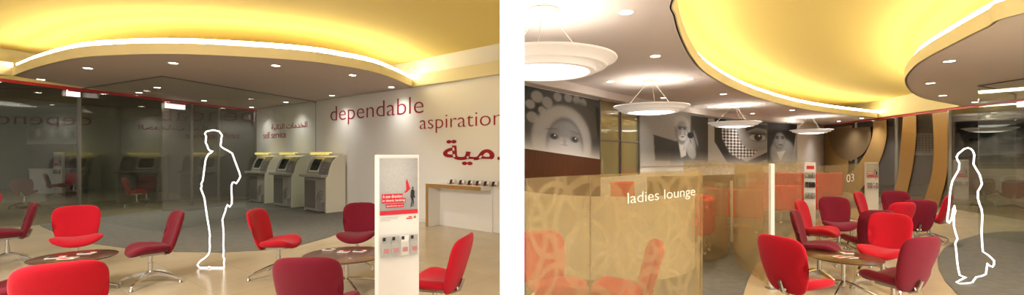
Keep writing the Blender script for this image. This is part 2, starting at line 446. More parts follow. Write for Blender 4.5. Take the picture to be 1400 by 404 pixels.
# ------------------------------------------------------------------ murals: printed photographs
def sm(x, w): return 1 / (1 + np.exp(-np.clip(x / w, -30, 30)))
class Pic:
    def __init__(s, base, nx, ny, asp):
        s.nx, s.ny = nx, ny
        s.U, s.V = np.meshgrid(np.linspace(0, 1, nx), np.linspace(0, 1, ny)); s.a = np.full((ny, nx), base, float); s.asp = asp
    def put(s, mask, val): s.a = s.a * (1 - mask) + val * mask
    def ell(s, cx, cy, rx, ry, val, w=.03, rot=0, op=1):
        x = (s.U - cx) * s.asp; y = s.V - cy; c, n = math.cos(rot), math.sin(rot)
        d = 1 - np.sqrt(((x * c + y * n) / (rx * s.asp)) ** 2 + ((-x * n + y * c) / ry) ** 2)
        m = sm(d, w) * op; s.put(m, val); return m
    def poly(s, pts, val, op=1):
        x, y = s.U, s.V; ins = np.zeros_like(x, bool); n = len(pts)
        for i in range(n):
            (x1, y1), (x2, y2) = pts[i], pts[(i + 1) % n]
            if y1 == y2: continue
            c = ((y1 > y) != (y2 > y)) & (x < (x2 - x1) * (y - y1) / (y2 - y1) + x1); ins ^= c
        m = ins.astype(float)
        m = (m + np.roll(m, 1, 0) + np.roll(m, -1, 0) + np.roll(m, 1, 1) + np.roll(m, -1, 1)) / 5
        s.put(m * op, val)
def mural(name, a, b, za, zb_, zt, pic, label, fade=True, nrm=.05, tint=(1.0, .95, .9), ft=.30):
    """a flat print standing just in front of the wall line a-b"""
    g = pic.a
    rng = np.random.RandomState(3); g = g + rng.normal(0, .012, g.shape)
    if fade: m = np.clip(1 - pic.V / ft, 0, 1) ** 1.3; g = g * (1 - m) + .80 * m
    g = np.clip(g, .01, .95)
    d = Vector((b[0] - a[0], b[1] - a[1])).normalized(); n = Vector((d.y, -d.x)) * nrm
    ny, nx = g.shape
    me = bpy.data.meshes.new(name)
    vs = []
    for j in range(ny):
        for i in range(nx):
            t, s = i / (nx - 1), j / (ny - 1); zl = za + (zb_ - za) * t
            vs.append((a[0] + (b[0] - a[0]) * t + n.x, a[1] + (b[1] - a[1]) * t + n.y, zl + (zt - zl) * s))
    base = nx * ny
    fs = [(j * nx + i, j * nx + i + 1, (j + 1) * nx + i + 1, (j + 1) * nx + i) for j in range(ny - 1) for i in range(nx - 1)]
    back = [(v[0] - n.x * .5, v[1] - n.y * .5, v[2]) for v in (vs[0], vs[nx - 1], vs[base - 1], vs[base - nx])]
    c = [0, nx - 1, base - 1, base - nx]
    vs += back
    for k in range(4): fs.append((c[k], base + k, base + (k + 1) % 4, c[(k + 1) % 4]))
    me.from_pydata(vs, [], fs)
    at_ = me.color_attributes.new('Col', 'FLOAT_COLOR', 'POINT')
    lc = np.ones((len(vs), 4)); lg = g.ravel() ** 2.2
    for k in range(3): lc[:base, k] = lg * tint[k]; lc[base:, k] = .5
    at_.data.foreach_set('color', lc.ravel()); me.materials.append(M['mural'])
    o = bpy.data.objects.new(name, me); COL.objects.link(o); return tag(o, label, 'mural')

p = Pic(.24, 150, 120, 1.15)                      # child in a fur-trimmed cap
p.ell(.1, .8, .14, .3, .12, .1)
for cx, cy, r in ((.19, .86, .065), (.30, .80, .06), (.24, .66, .04), (.14, .52, .06), (.42, .92, .05), (.55, .94, .05), (.66, .93, .05), (.75, .9, .05), (.12, .72, .05)):
    p.ell(cx, cy, r, r * 1.5, .52, .06)
p.poly([(.5, .86), (.78, .84), (.95, .62), (1.0, .25), (1, 0), (.7, 0), (.55, .5)], .22)
p.ell(.72, .55, .24, .34, .27, .05, .3)
p.ell(.50, .22, .37, .58, .60, .025)
p.ell(.52, .10, .235, .50, .30, .03)
p.ell(.52, .06, .215, .48, .55, .05)
p.ell(.52, .40, .16, .13, .46, .08)
for ex in (.375, .635):
    p.ell(ex, .27, .065, .055, .38, .07); p.ell(ex, .265, .04, .045, .12, .05); p.ell(ex + .012, .285, .010, .014, .85, .1)
    p.ell(ex, .35, .07, .014, .42, .1)
p.ell(.5, .16, .05, .05, .62, .1)
p.poly([(.93, .9), (1, .85), (1, .3), (.96, .45)], .05)
p.ell(.505, .20, .022, .05, .46, .15); p.ell(.505, .15, .045, .02, .42, .1)
for ex in (.36, .64): p.ell(ex, .385, .075, .012, .36, .15, .15 if ex < .5 else -.15)
mural('wall_mural', PW[0], PW[1], 1.657, 1.44, 2.68, p, 'black and white mural of a child in a fur-trimmed cap above dark wood panelling')
p = Pic(.52, 150, 120, 1.05)                      # bearded man with his hands raised
p.poly([(.70, 1), (1, 1), (1, 0), (.66, 0)], .24)
p.ell(.35, .8, .3, .4, .58, .1)
p.poly([(.16, .56), (.48, .46), (.46, .1), (.18, .1)], .20)
p.poly([(.38, .0), (.40, .38), (.5, .5), (.68, .45), (.82, .2), (.84, 0)], .17)
p.poly([(.50, .47), (.54, .15), (.62, .2), (.62, .42)], .75)
p.ell(.555, .66, .105, .25, .45, .04); p.ell(.55, .83, .115, .13, .62, .05); p.ell(.56, .68, .088, .18, .50, .05)
p.ell(.525, .72, .022, .02, .16, .1); p.ell(.60, .72, .022, .02, .16, .1); p.ell(.56, .75, .07, .012, .22, .1)
p.ell(.565, .54, .06, .055, .70, .08); p.ell(.565, .56, .03, .014, .3, .1); p.ell(.565, .64, .015, .045, .6, .1)
for k, x in enumerate((.66, .70, .74, .78)):
    p.ell(x, .50 + .05 * (k % 2), .019, .17, .62 - .05 * k, .06, .25)
p.ell(.70, .30, .075, .17, .6, .05, .25); p.ell(.69, .60, .05, .06, .08, .05); p.ell(.61, .40, .03, .12, .66, .06, -.3)
mural('wall_mural', PW[2], PW[3], 1.244, 1.2, 2.68, p, 'black and white mural of an older bearded man raising his hands to his face')
p = Pic(.60, 170, 130, 1.2)                       # close up of an eye framed by a checked head cloth
p.poly([(0, 1), (.12, 1), (.30, 0), (0, 0)], .66)
p.poly([(.10, 1), (.28, 1), (.22, .6), (.34, .25), (.62, .08), (1, .3), (1, .14), (.6, -.05), (.3, .05), (.1, .5)], .14)
chk = ((np.floor((p.U * 1.2 + p.V) * 15) + np.floor((p.U * 1.2 - p.V) * 15)) % 2)
cm = np.zeros_like(p.a); q = Pic(0, 170, 130, 1.2)
q.poly([(.20, .92), (.40, .95), (.50, .62), (.62, .36), (.82, .36), (.74, .2), (.5, .13), (.34, .26), (.22, .55)], 1)
p.put(q.a * .95, .15 + .68 * chk)
p.ell(.82, .70, .34, .36, .48, .04)
p.ell(.80, .52, .24, .16, .52, .08)
p.ell(.83, .66, .17, .13, .34, .06); p.ell(.82, .63, .15, .075, .62, .05); p.ell(.83, .64, .072, .085, .10, .05); p.ell(.85, .67, .018, .02, .9, .1)
p.poly([(.62, .76), (.8, .86), (1, .82), (1, .92), (.78, .95), (.6, .82)], .16)
p.ell(.82, .72, .17, .018, .14, .1)
p.poly([(.46, 1), (1, 1), (1, .97), (.5, .96)], .2)
mural('wall_mural', PW[3], PW[4], 1.2, 1.16, 2.68, p, 'black and white mural close-up of an eye framed by a checked head cloth')
p = Pic(.07, 90, 120, .55)                        # man in a pale shirt leaning in
p.ell(.50, .30, .42, .34, .55, .05); p.poly([(.3, .3), (.42, .1), (.6, .35)], .75)
p.poly([(.95, .75), (1, .75), (1, 0), (.78, 0)], .6)
p.ell(.38, .60, .20, .24, .42, .05); p.ell(.38, .80, .27, .12, .08, .05); p.ell(.22, .72, .1, .12, .08, .06); p.ell(.40, .60, .17, .18, .5, .06)
for x in (.31, .50): p.ell(x, .64, .05, .018, .1, .1); p.ell(x, .68, .07, .012, .08, .1)
p.ell(.43, .48, .07, .014, .22, .1); p.ell(.42, .56, .03, .05, .58, .1)
mural('wall_mural', PW[4], PW[5], 1.16, 1.14, 2.68, p, 'narrow black and white mural of a dark-haired man in a pale shirt')

# ------------------------------------------------------------------ lettering on the service wall
letters = empty('wall_lettering', label='red wall lettering reading dependable aspirational on the white wall', cat='lettering')
def walltext(body, u0, u1, vtop_l, vbot_l, parent, offset=0, m=None):
    a, b = hit(u0, W0, W1), hit(u1, W0, W1)
    a, b = off(a, .022), off(b, .022)
    w = math.dist(a, b); z0, z1 = zat(vbot_l, a[1]), zat(vtop_l, a[1])
    return text('text_line', body, m or M['textred'], parent, frame(a, WD, z0), w, z1 - z0, offset, .006)
walltext('dependable', 453, 580, 146.5, 172, letters, -.014)
walltext('aspiration', 575, 688, 160, 183, letters, -.014)
ar = empty('wall_lettering', label='large red Arabic word at the right end of the white wall above the counter', cat='lettering')
walltext(''.join(map(chr, [0xFE94, 0xFEF4, 0xFEE3])), 607, 677, 192, 225.5, ar, .018)
a_ = off(hit(683, W0, W1), .022)
MB().box(-.03, .03, -.006, 0, 0, .06, M=frame(a_, WD, zat(219, a_[1]))).build('text_dot', M['textred'], ar)
ss = empty('wall_lettering', label='small red sign reading self service with an Arabic line above the cash machines', cat='lettering')
walltext('self service', 361, 392, 181, 190, ss, .0)
wd = ''.join(map(chr, [0xFE94, 0xFEF4, 0xFE97, 0xFE8D, 0xFEAC, 0xFEDF, 0xFE8D])) + ' ' + ''.join(map(chr, [0xFE95, 0xFE8E, 0xFEE3, 0xFEAA, 0xFEA8, 0xFEDF, 0xFE8D]))
walltext(wd, 372, 421, 170.5, 179.5, ss, .008)

# ------------------------------------------------------------------ counter along the wall, with brochure holders
cw0, cw1 = hit(601, W0, W1), (-.06, 8.467)
Lc = math.dist(cw0, cw1) - .08
ct = empty('counter', (cw0[0], cw0[1], 0), math.atan2(WD[1], WD[0]), 'long white wall counter with oak edge under the big Arabic lettering', 'counter')
D1, D0, ZT = -.40, -.03, .92
MB().box(.0, Lc - .3, D1 + .012, D0, ZT - .012, ZT).build('worktop', M['white'], ct)
MB().box(.0, Lc - .3, D1, D1 + .012, ZT - .075, ZT).box(0, .07, D1, D1 + .012, 0, ZT - .075).build('edge_band', M['oak'], ct)
MB().box(.0, .07, D1 + .012, D0, 0, ZT - .012).build('side_panel', M['white'], ct)
MB().box(.07, Lc - .3, D1 + .012, D0, ZT - .075, ZT - .013).build('under_rail', M['white'], ct)
MB().box(.075, Lc - .3, -.06, D0, .0, ZT - .078).build('back_panel', M['wallwhite'], ct)
hold = None
names = ['leftmost', 'second from the left', 'third from the left', 'fourth from the left', 'fifth from the left', 'rightmost']
for k, u in enumerate((617, 630, 642, 653, 664, 675)):
    q = hit(u, off(cw0, .2), off(cw1, .2))
    h = empty('brochure_holder', (q[0], q[1], ZT + .001), math.atan2(WD[1], WD[0]), 'small clear brochure holder on the white wall counter, %s of six' % names[k], 'brochure holder', 'brochure holders on the wall counter')
    MB().extr([(-.05, 0), (.05, 0), (.09, .1), (.084, .1), (.046, .005), (-.05, .005)], -.07, .07).box(-.07, .07, -.05, -.046, 0, .03).build('stand', M['acrylic'], h)
    MB().box(-.065, .0, .0, .012, .008, .1, M=Matrix.Rotation(R(-20), 4, 'X')).build('brochure', M['black'], h)
    MB().box(.005, .065, .0, .012, .008, .1, M=Matrix.Rotation(R(-20), 4, 'X')).build('brochure', M['white'], h)
    MB().box(.01, .06, -.002, .0, .012, .04, M=Matrix.Rotation(R(-20), 4, 'X')).build('print_patch', M['signred'], h)

# ------------------------------------------------------------------ cash machines
def make_atm(loc, rz, label):
    w = 1.16
    r = empty('cash_machine', loc, rz, label, 'cash machine', 'self service cash machines')
    side = [(0, 0), (0, .93), (.06, 1.0), (.10, 1.16), (.17, 1.34), (.29, 1.47), (.42, 1.52), (.55, 1.53), (.55, 0)]
    MB().extr(side, w - .03, w).extr(side, 0, .03).extr([(.05, 0), (.05, .9), (.12, 1.05), (.2, 1.3), (.42, 1.5), (.55, 1.51), (.55, 0)], .03, w - .03).build('casing', M['atmwhite'], r)
    MB().extr([(-.012, .03), (-.012, .9), (.04, .9), (.04, .03)], .03, w - .03).build('lower_door', M['atmgrey'], r)
    MB().box(.06, w * .54, -.018, -.01, .09, .84).build('door_panel', M['atmdark'], r)
    # upper facia: grey left field with screen, dark curved right field
    prof = [(.045, 1.0), (.09, 1.16), (.16, 1.33), (.27, 1.46)]
    def skin(x0, x1, lift, prof=prof):
        m = MB()
        m.extr([(y - lift, z + lift * .3) for y, z in prof] + [(y + .04, z) for y, z in prof[::-1]], x0, x1); return m
    skin(.035, w * .60, .01).build('screen_surround', M['atmgrey'], r)
    skin(w * .60, w - .035, .012).build('keypad_field', M['atmdark'], r)
    skin(.20, w * .52, .022, [(.07, 1.10), (.115, 1.22), (.165, 1.33), (.22, 1.41)]).build('screen', M['screen'], r)
    skin(.17, w * .56, .016, [(.062, 1.07), (.07, 1.10), (.22, 1.41), (.24, 1.43)]).build('screen_frame', M['atmwhite'], r)
    for i in range(4):
        y, z = .075 + i * .03, 1.10 + i * .075
        MB().box(w * .72, w * .80, y - .03, y + .01, z, z + .022).build('slot', M['grey'], r)
    MB().box(-.02, w + .0, -.14, .04, .93, 1.0, .015).build('shelf', M['atmgrey'], r)
    MB().box(.10, w * .80, .12, .30, 1.53, 1.60, .012).build('top_light', M['yellowlamp'], r)
    MB().box(w * .84, w * .98, .18, .5, 1.53, 1.57, .01).build('top_cap', M['atmwhite'], r)
    lg = MB()
    for k, rr in enumerate((.07, .125, .18, .235)):
        a0 = .5 + k * .25
        pts = [(w * .80 + rr * math.cos(a0 + t), -.016, .30 + rr * 1.15 * math.sin(a0 + t)) for t in np.linspace(0, 5.3, 26) if w * .80 + rr * math.cos(a0 + t) < w - .04]
        lg.tube(pts, .010, n=4)
    lg.build('spiral_emblem', M['atmlogo'], r)
    return r
fl0, fl1 = off(W0, .62), off(W1, .62)
for u, lab in ((341, 'cream and grey cash machine nearest the corner by the glass wall'), (374, 'middle one of the three cream and grey cash machines'), (416, 'cream and grey cash machine nearest the white wall joint, rightmost of three')):
    q = hit(u, fl0, fl1)
    make_atm((q[0], q[1], 0), math.atan2(WD[1], WD[0]), lab)

# ------------------------------------------------------------------ clear glass lobby screens
def screen(line, z1, m, label, name='glass_screen', th=.02, cat='glass screen', cap=None, group=None):
    o = MB().strip(line, .0, z1, th).build(name, m); tag(o, label, cat, group); return o
G = P(222, 104, ZL)
screen([(G[0], G[1]), (C0[0] + WN[0] * .06, C0[1] + WN[1] * .06)], ZL - .005, M['clear'], 'frameless clear glass screen between the seating and the cash machines')
g1 = hit(108, GL0, GL1)
screen([(g1[0] + .06, g1[1]), (G[0] - .02, G[1] + .01)], ZL - .005, M['clear'], 'frameless clear glass pane between the corner edge and the dark glass wall')
MB().strip([(G[0], G[1]), (C0[0], C0[1])], ZL - .02, ZL - .002, .035).strip([(g1[0] + .1, g1[1]), (G[0], G[1])], ZL - .02, ZL - .002, .035).build('ceiling_track', M['atmdark'])['kind'] = 'structure'
Q = P(1338, 117, ZR)
screen([(8.62, 5.6), Q], ZR - .005, M['clear'], 'frameless clear glass pane at the right edge beside the grey carpet')
screen([Q, (9.9, 8.85), (10.9, 9.5), (11.7, 10.2)], ZR - .005, M['clear'], 'curved clear glass screen running back to the bronze glass wall')
MB().strip([(8.62, 5.6), Q], ZR - .02, ZR - .002, .035).strip([Q, (9.9, 8.85), (10.9, 9.5), (11.7, 10.2)], ZR - .02, ZR - .002, .035).build('ceiling_track_right', M['atmdark'])['kind'] = 'structure'

def sign_box(a, b, u0, u1, v0, v1, label, inward):
    p0, p1 = hit(u0, a, b), hit(u1, a, b)
    n = Vector((b[0] - a[0], b[1] - a[1])).normalized(); n = Vector((n.y, -n.x)) * .06 * inward
    p0 = (p0[0] + n.x, p0[1] + n.y); p1 = (p1[0] + n.x, p1[1] + n.y)
    za, zb_ = zat(v1, p0[1]), zat(v0, p0[1])
    r = empty('hanging_sign', label=label, cat='sign')
    MB().strip([p0, p1], za, zb_, .05).build('box', M['lit'], r)
    mid = ((p0[0] + p1[0]) / 2 + n.x * .5, (p0[1] + p1[1]) / 2 + n.y * .5)
    l = math.dist(p0, p1)
    MB().strip([p0, p1], zb_ - .03, zb_ + .005, .07).build('cap', M['redline'], r)
    return r
sign_box(GL0, GL1, 89, 106, 123, 131, 'lit white sign box with red cap beside the first glass wall post', 1)
sign_box(GL0, GL1, 224, 250, 140, 147.5, 'lit white sign box with red cap behind the corner of the clear glass', 1)
sign_box(GR0, GR1, 1396, 1410, 138, 147, 'lit white sign box cut by the right edge of the picture', -1)

# ------------------------------------------------------------------ tan circle bands on the right glass wall
def bandpts(pl_, off_=.03):
    d = Vector((GR1[0] - GR0[0], GR1[1] - GR0[1])).normalized(); n = Vector((-d.y, d.x)) * off_
    out = []
    for u, v in pl_:
        q = hit(u, GR0, GR1); out.append((q[0] + n.x, q[1] + n.y, zat(v, q[1])))
    return out
def band(name, left, right, m, off_=.03):
    b = MB(); L = bandpts(smooth_line(left, 5), off_); Rr = bandpts(smooth_line(right, 5), off_)
    for f in (0, .006):
        A = [b.b.verts.new((x + f, y, z)) for x, y, z in L]; B = [b.b.verts.new((x + f, y, z)) for x, y, z in Rr]
        for k in range(len(A) - 1): b.b.faces.new((A[k], A[k + 1], B[k + 1], B[k]))
    return b.build(name, m, gr)
band('film_band', [(1195, 166), (1194, 185), (1186, 207), (1172, 228), (1150, 250)], [(1213, 164), (1213, 190), (1205, 218), (1190, 245), (1168, 270)], M['band'])
band('film_band', [(1236, 160), (1234, 185), (1231, 215), (1229, 240), (1222, 272)], [(1254, 158), (1254, 185), (1251, 215), (1247, 240), (1238, 278)], M['band'])
band('film_band', [(1276, 155), (1278, 185), (1278, 215), (1274, 245), (1262, 282)], [(1298, 152), (1300, 185), (1298, 215), (1295, 245), (1284, 284)], M['band'])
band('film_band', [(1133, 176), (1136, 195), (1142, 208), (1152, 217)], [(1192, 174), (1192, 192), (1182, 210), (1165, 221)], M['banddark'], .045)
band('film_band', [(1128, 176), (1128, 200), (1128, 235), (1128, 262)], [(1166, 172), (1162, 200), (1160, 235), (1158, 264)], M['band'], .02)

# ------------------------------------------------------------------ lounge: frosted film glass
pa, pb = at(716, F * .10 / 33), at(956, F * .10 / 21.5)
pn = tag(MB().strip([(.06, 1.80)] + [(pa[0] + (pb[0] - pa[0]) * t + .00, pa[1] + (pb[1] - pa[1]) * t) for t in (.12, .4, .7, 1)], 0, 1.45, .012).build('frosted_panel', M['frost']), 'long beige patterned glass screen reading ladies lounge', 'glass screen')
dP = (pb[0] - pa[0], pb[1] - pa[1])
la, lb = hit(857, pa, pb), hit(949, pa, pb)
Mx = frame((la[0], la[1] - .012), dP, zat(283.5, la[1]))
text('lettering', 'ladies lounge', M['textwhite'], pn, Mx, math.dist(la, lb), zat(264, la[1]) - zat(283.5, la[1]), -.008, .002)
MB().strip([(pb[0], pb[1]), (pb[0] + .018, pb[1] + .015)], 0, 1.452, .02).build('edge_trim', M['frost'], pn)
MB().cyl((at(807, 0)[0] + hit(807, pa, pb)[0], hit(807, pa, pb)[1], 0), (hit(807, pa, pb)[0], hit(807, pa, pb)[1], 1.45), .003, n=6).build('joint', M['banddark'], pn)

post0, tot0, st1 = at(1055, 5.05), at(1107, 7.9), at(1178, 10.6)
def panel(line, z, m, label, th=.012):
    return tag(MB().strip(line, 0.01, z, th).build('frosted_panel', m), label, 'glass screen')
panel([(post0[0], post0[1] + .05), (3.64, 7.3), (3.9, 8.6), (3.6, 9.2)], 1.41, M['frost2'], 'tall beige film glass screen left of the slim white post')
panel([(3.03, 5.3), (3.1, 6.0), (3.4, 6.7), (4.2, 7.35), (5.22, 7.9)], 1.41, M['frost2'], 'tall beige film glass screen between the slim post and the brochure totem')
o3 = panel([(tot0[0] + .14, tot0[1]), st1], 1.33, M['frost2'], 'beige film glass screen numbered 03 behind the far chairs')
u3 = hit(1155, (tot0[0] + .14, tot0[1]), st1); u4 = hit(1171, (tot0[0] + .14, tot0[1]), st1)
dd = (st1[0] - tot0[0] - .14, st1[1] - tot0[1])
text('lettering', '03', M['textwhite'], o3, frame((u3[0] + .03, u3[1] - .01), dd, zat(250, u3[1])), math.dist(u3, u4) * .62, .17, -.005, .002)
# slim white post with its base
pp = empty('slim_post', (post0[0], post0[1], 0), 0, 'slim white square post standing between the beige glass screens', 'post')
MB().box(-.022, .022, -.022, .022, .015, 1.44, .004).build('shaft', M['white'], pp)
MB().box(-.05, .30, -.05, .05, 0, .015, .003).build('foot_plate', M['steel'], pp)

def arc(cx, cy, r, a0, a1, n=18, ry=None):
    return [(cx + r * math.cos(R(a0 + (a1 - a0) * k / n)), cy + (ry or r) * math.sin(R(a0 + (a1 - a0) * k / n))) for k in range(n + 1)]
# pods: curved cream screens with round benches
tag(MB().strip(arc(1.35, 6.6, 1.28, 175, 345, 28), 0.006, 1.03, .03).build('curved_screen', M['pod']), 'low curved cream screen behind the ladies lounge glass', 'screen')
tag(MB().strip([(3.0, 8.75)] + arc(2.5, 7.3, .98, 40, -75, 16), 0.006, 1.07, .015).build('curved_screen', M['frost2']), 'curved translucent screen around the red bench right of the ladies lounge glass', 'screen')
tag(MB().strip(smooth_line([(2.2, 12.2 - 1.6), (4.3, 11.4), (6.3, 12.3), (6.8, 12.8)]), 0.006, .98, .04).build('pattern_screen', M['brownscreen']), 'brown circle-patterned low screen in front of the murals', 'screen')

def bench(cx, cy, r, a0, a1, label, zt=.86, group='red lounge benches', loc_legs=4):
    b = empty('curved_bench', (cx, cy, 0), 0, label, 'bench', group)
    n = 20
    def ringprism(r0, r1, z0, z1, m, nm):
        mb = MB(); prev = None
        for k in range(n + 1):
            a = R(a0 + (a1 - a0) * k / n); c, s = math.cos(a), math.sin(a)
            bv = .03
            prof = [(r0 + bv, z0), (r1 - bv, z0), (r1, z0 + bv), (r1, z1 - bv), (r1 - bv, z1), (r0 + bv, z1), (r0, z1 - bv), (r0, z0 + bv)]
            cur = [mb.b.verts.new((q * c, q * s, z)) for q, z in prof]
            if prev:
                for i in range(8): mb.b.faces.new((prev[i], prev[(i + 1) % 8], cur[(i + 1) % 8], cur[i]))
            else: mb.b.faces.new(cur)
            prev = cur
        mb.b.faces.new(prev[::-1]); return mb.build(nm, m, b, smooth=True)
    ringprism(r - .10, r, .30, zt, M['benchred'], 'backrest')
    ringprism(r - .55, r - .08, .30, .45, M['benchred'], 'seat')
    for k in range(loc_legs):
        a = R(a0 + (a1 - a0) * (k + .5) / loc_legs)
        for q in (r - .08,):
            x, y = q * math.cos(a), q * math.sin(a)
            MB().cyl((x, y, .31), (x, y, .04), .014).lathe([(0, 0), (.035, 0), (.035, .02), (.015, .045), (0, .045)], 12, (x, y, .007)).build('leg', M['chrome'], b, smooth=True)
    return b
bench(2.45, 7.35, .86, -60, 30, 'curved red bench inside the translucent screen beside the grey carpet aisle')
bench(4.9, 9.4, .95, 200, 268, 'short red bench left of the slim white post in the far bay')
bench(6.25, 10.8, 1.15, 222, 312, 'red bench behind the post and screens right of the short bench')
bench(8.9, 14.7, 1.9, 215, 300, 'long red bench behind the glass screen numbered 03', 1.0)
bench(2.0, 9.2, .9, 262, 292, 'red bench rising just over the low curved cream screen', 1.03)
# white tables in the lounge bays
def white_table(loc, r, h, label):
    t = empty('lounge_table', loc, 0, label, 'table')
    MB().lathe([(0, h - .03), (r - .01, h - .03), (r, h - .02), (r, h - .005), (r - .008, h), (0, h)], 56).build('tabletop', M['white'], t, smooth=True)
    MB().cyl((0, 0, .02), (0, 0, h - .03), .03).build('column', M['chrome'], t, smooth=True)
    MB().lathe([(0, 0), (.22, 0), (.22, .012), (.03, .03), (0, .03)], 32).build('foot', M['chrome'], t, smooth=True)
    return t
q = at(716, 2.62); white_table((.42, 3.12, 0), .30, .52, 'round white table in the ladies lounge cut by the bottom edge')
q = at(1009, 9.5); white_table((q[0], q[1], 0), .2, .74, 'small round white table by the slim screen edge in the far bay')

# screen edge post of the pod
q = at(1000, 7.7)
tag(MB().box(q[0] - .02, q[0] + .02, q[1] - .02, q[1] + .02, 0, 1.08, .004).build('screen_post', M['white']), 'short white post at the end of the translucent bay screen', 'post')

# brochure totem with racks
tt = empty('brochure_totem', (tot0[0], tot0[1], 0), R(-28), 'tall white totem with a red badge and brochure racks between glass screens', 'brochure totem')
MB().box(-.085, .085, -.05, .05, 0, 1.40, .006).build('body', M['white'], tt)
MB().box(-.05, .06, -.056, -.05, 1.28, 1.34).build('badge', M['signred'], tt)
for z in (1.12, .95, .76):
    rk = MB().extr([(-.05, z), (-.11, z), (-.13, z + .07), (-.126, z + .07), (-.106, z + .005), (-.05, z + .005)], -.08, .08).build('rack', M['acrylic'], tt)
    for x in (-.05, 0, .05):
        MB().box(x - .021, x + .021, -.10, -.06, z + .008, z + .10).build('brochure', M['black'] if z < 1 and z > .9 else M['grey'], rk)

# ------------------------------------------------------------------ poster stands
def poster_stand(loc, rz, w, h, d, label, full=True, poster=(.0, .0, .0, .0), nb=4, group=None):
    s = empty('poster_stand', loc, rz, label, 'poster stand', group)
    MB().box(0, w, 0, d, 0, h, .008).build('body', M['white'], s)
    x0, x1 = w * .035, w * .955; z1, z0 = h - .028, h - .028 - w * 1.36
    pw, ph = x1 - x0, z1 - z0
    # poster background: a soft grey photograph of a studio wall and floor
    bg = Pic(.62, 40, 50, .75); bg.a = .50 + .24 * sm(.62 - np.hypot((bg.U - .4), (bg.V - .75)), .18)
    fl = sm(.30 - bg.V, .01); bg.a = bg.a * (1 - fl) + (.58 + .1 * bg.V) * fl
    po = mural('poster', (x0, 0), (x1, 0), z0, z0, z1, bg, None, fade=False, nrm=.006, tint=(1, .97, .93)); po.parent = s
    if 'category' in po: del po['category']
    y = -.008
    def fx(a): return x0 + a * pw
    def fz(a): return z1 - a * ph
    def rect(a0, b0, a1, b1, m, nm, t=.001): return MB().box(fx(a0), fx(a1), y - t, y, fz(b1), fz(b0)).build(nm, m, po)
    rect(0, .925, 1, 1.0, M['signred'], 'red_strip')
    bird = [(.70, .37), (.735, .42), (.77, .50), (.80, .545), (.765, .575), (.72, .60), (.66, .62), (.63, .615), (.69, .57), (.685, .50), (.68, .43)]
    MB().poly([(fx(a), y, fz(b)) for a, b in bird]).poly([(fx(a), y + .0005, fz(b)) for a, b in bird]).build('bird_shape', M['signred'], po)
    mn = MB()
    for pg in ([(.845, .515), (.875, .515), (.885, .54), (.87, .565), (.85, .56)], [(.82, .575), (.86, .56), (.89, .57), (.915, .60), (.91, .70), (.89, .71), (.88, .74), (.825, .74), (.80, .70), (.805, .62)],
               [(.83, .73), (.86, .74), (.85, .82), (.83, .88), (.80, .88), (.825, .80)], [(.855, .73), (.885, .73), (.90, .80), (.88, .86), (.895, .875), (.865, .875), (.868, .80)], [(.90, .68), (.93, .69), (.93, .72), (.905, .72)]):
        mn.poly([(fx(a), y, fz(b)) for a, b in pg])
    mn.build('walking_figure', M['black'], po)
    rect(.05, .63, .59, .715, M['signred'], 'caption_bar'); rect(.05, .715, .67, .79, M['signred'], 'caption_bar'); rect(.15, .81, .62, .875, M['signred'], 'caption_bar')
    if full:
        for body, a0, a1, b1, hh in (('A new direction', .07, .57, .70, .055), ('in Islamic banking', .07, .65, .775, .05), ('dependable, better way, sure', .17, .60, .86, .03)):
            text('caption', body, M['textwhite'], po, Matrix.Translation((fx(a0), y - .001, fz(b1))), (a1 - a0) * pw, hh * ph, 0, .001)
    else:
        for a0, b0, a1, b1 in ((.08, .655, .55, .69), (.08, .74, .62, .77)): rect(a0, b0, a1, b1, M['textwhite'], 'caption', .002)
    # small print and red mark under the poster
    for k, (a0, a1) in enumerate(((.02, .50), (.02, .47), (.02, .28))):
        MB().box(fx(a0), fx(a1), -.001, 0, z0 - .022 - .012 * k, z0 - .018 - .012 * k).build('small_print', M['grey'], s)
    MB().box(fx(.70), fx(.86), -.0015, 0, z0 - .042, z0 - .032).box(fx(.76), fx(.84), -.0015, 0, z0 - .028, z0 - .02).build('emblem', M['signred'], s)
    MB().cyl((fx(.93), -.0015, z0 - .03), (fx(.93), 0, z0 - .03), .011, n=16).build('round_mark', M['oak'], s)
    # clear rack with brochures
    zr = z0 - .32 if full else z0 - .30; hr = .155
    rk = MB().box(fx(.02), fx(1.0), -.05, -.047, zr, zr + hr * .72).box(fx(.02), fx(1.0), -.05, 0, zr - .003, zr).build('rack', M['acrylic'], s)
    wb = pw * .98 / nb
    for k in range(nb):
        xa = fx(.02) + k * wb + .006
        bm = MB().box(xa, xa + wb - .012, -.030, -.022, zr + .002, zr + hr).build('brochure', M['grey'] if k != 2 else M['white'], rk)
        MB().box(xa + .012, xa + wb - .02, -.0315, -.030, zr + .03, zr + .065).build('brochure_title', M['signred'], bm)
        MB().box(xa + .004, xa + .026, -.0315, -.030, zr + hr - .03, zr + hr - .004).build('brochure_mark', M['black'], bm)
    return s
s0 = at(517, 3.35)
poster_stand((s0[0], s0[1], 0), R(30), .322, 1.545, .12, 'tall white poster stand with red bird poster in front of the pale oval table')
q = at(1184, 12.2); poster_stand((q[0], q[1], 0), R(-18), .29, 1.32, .1, 'distant white poster stand beside the glass screen numbered 03', False)

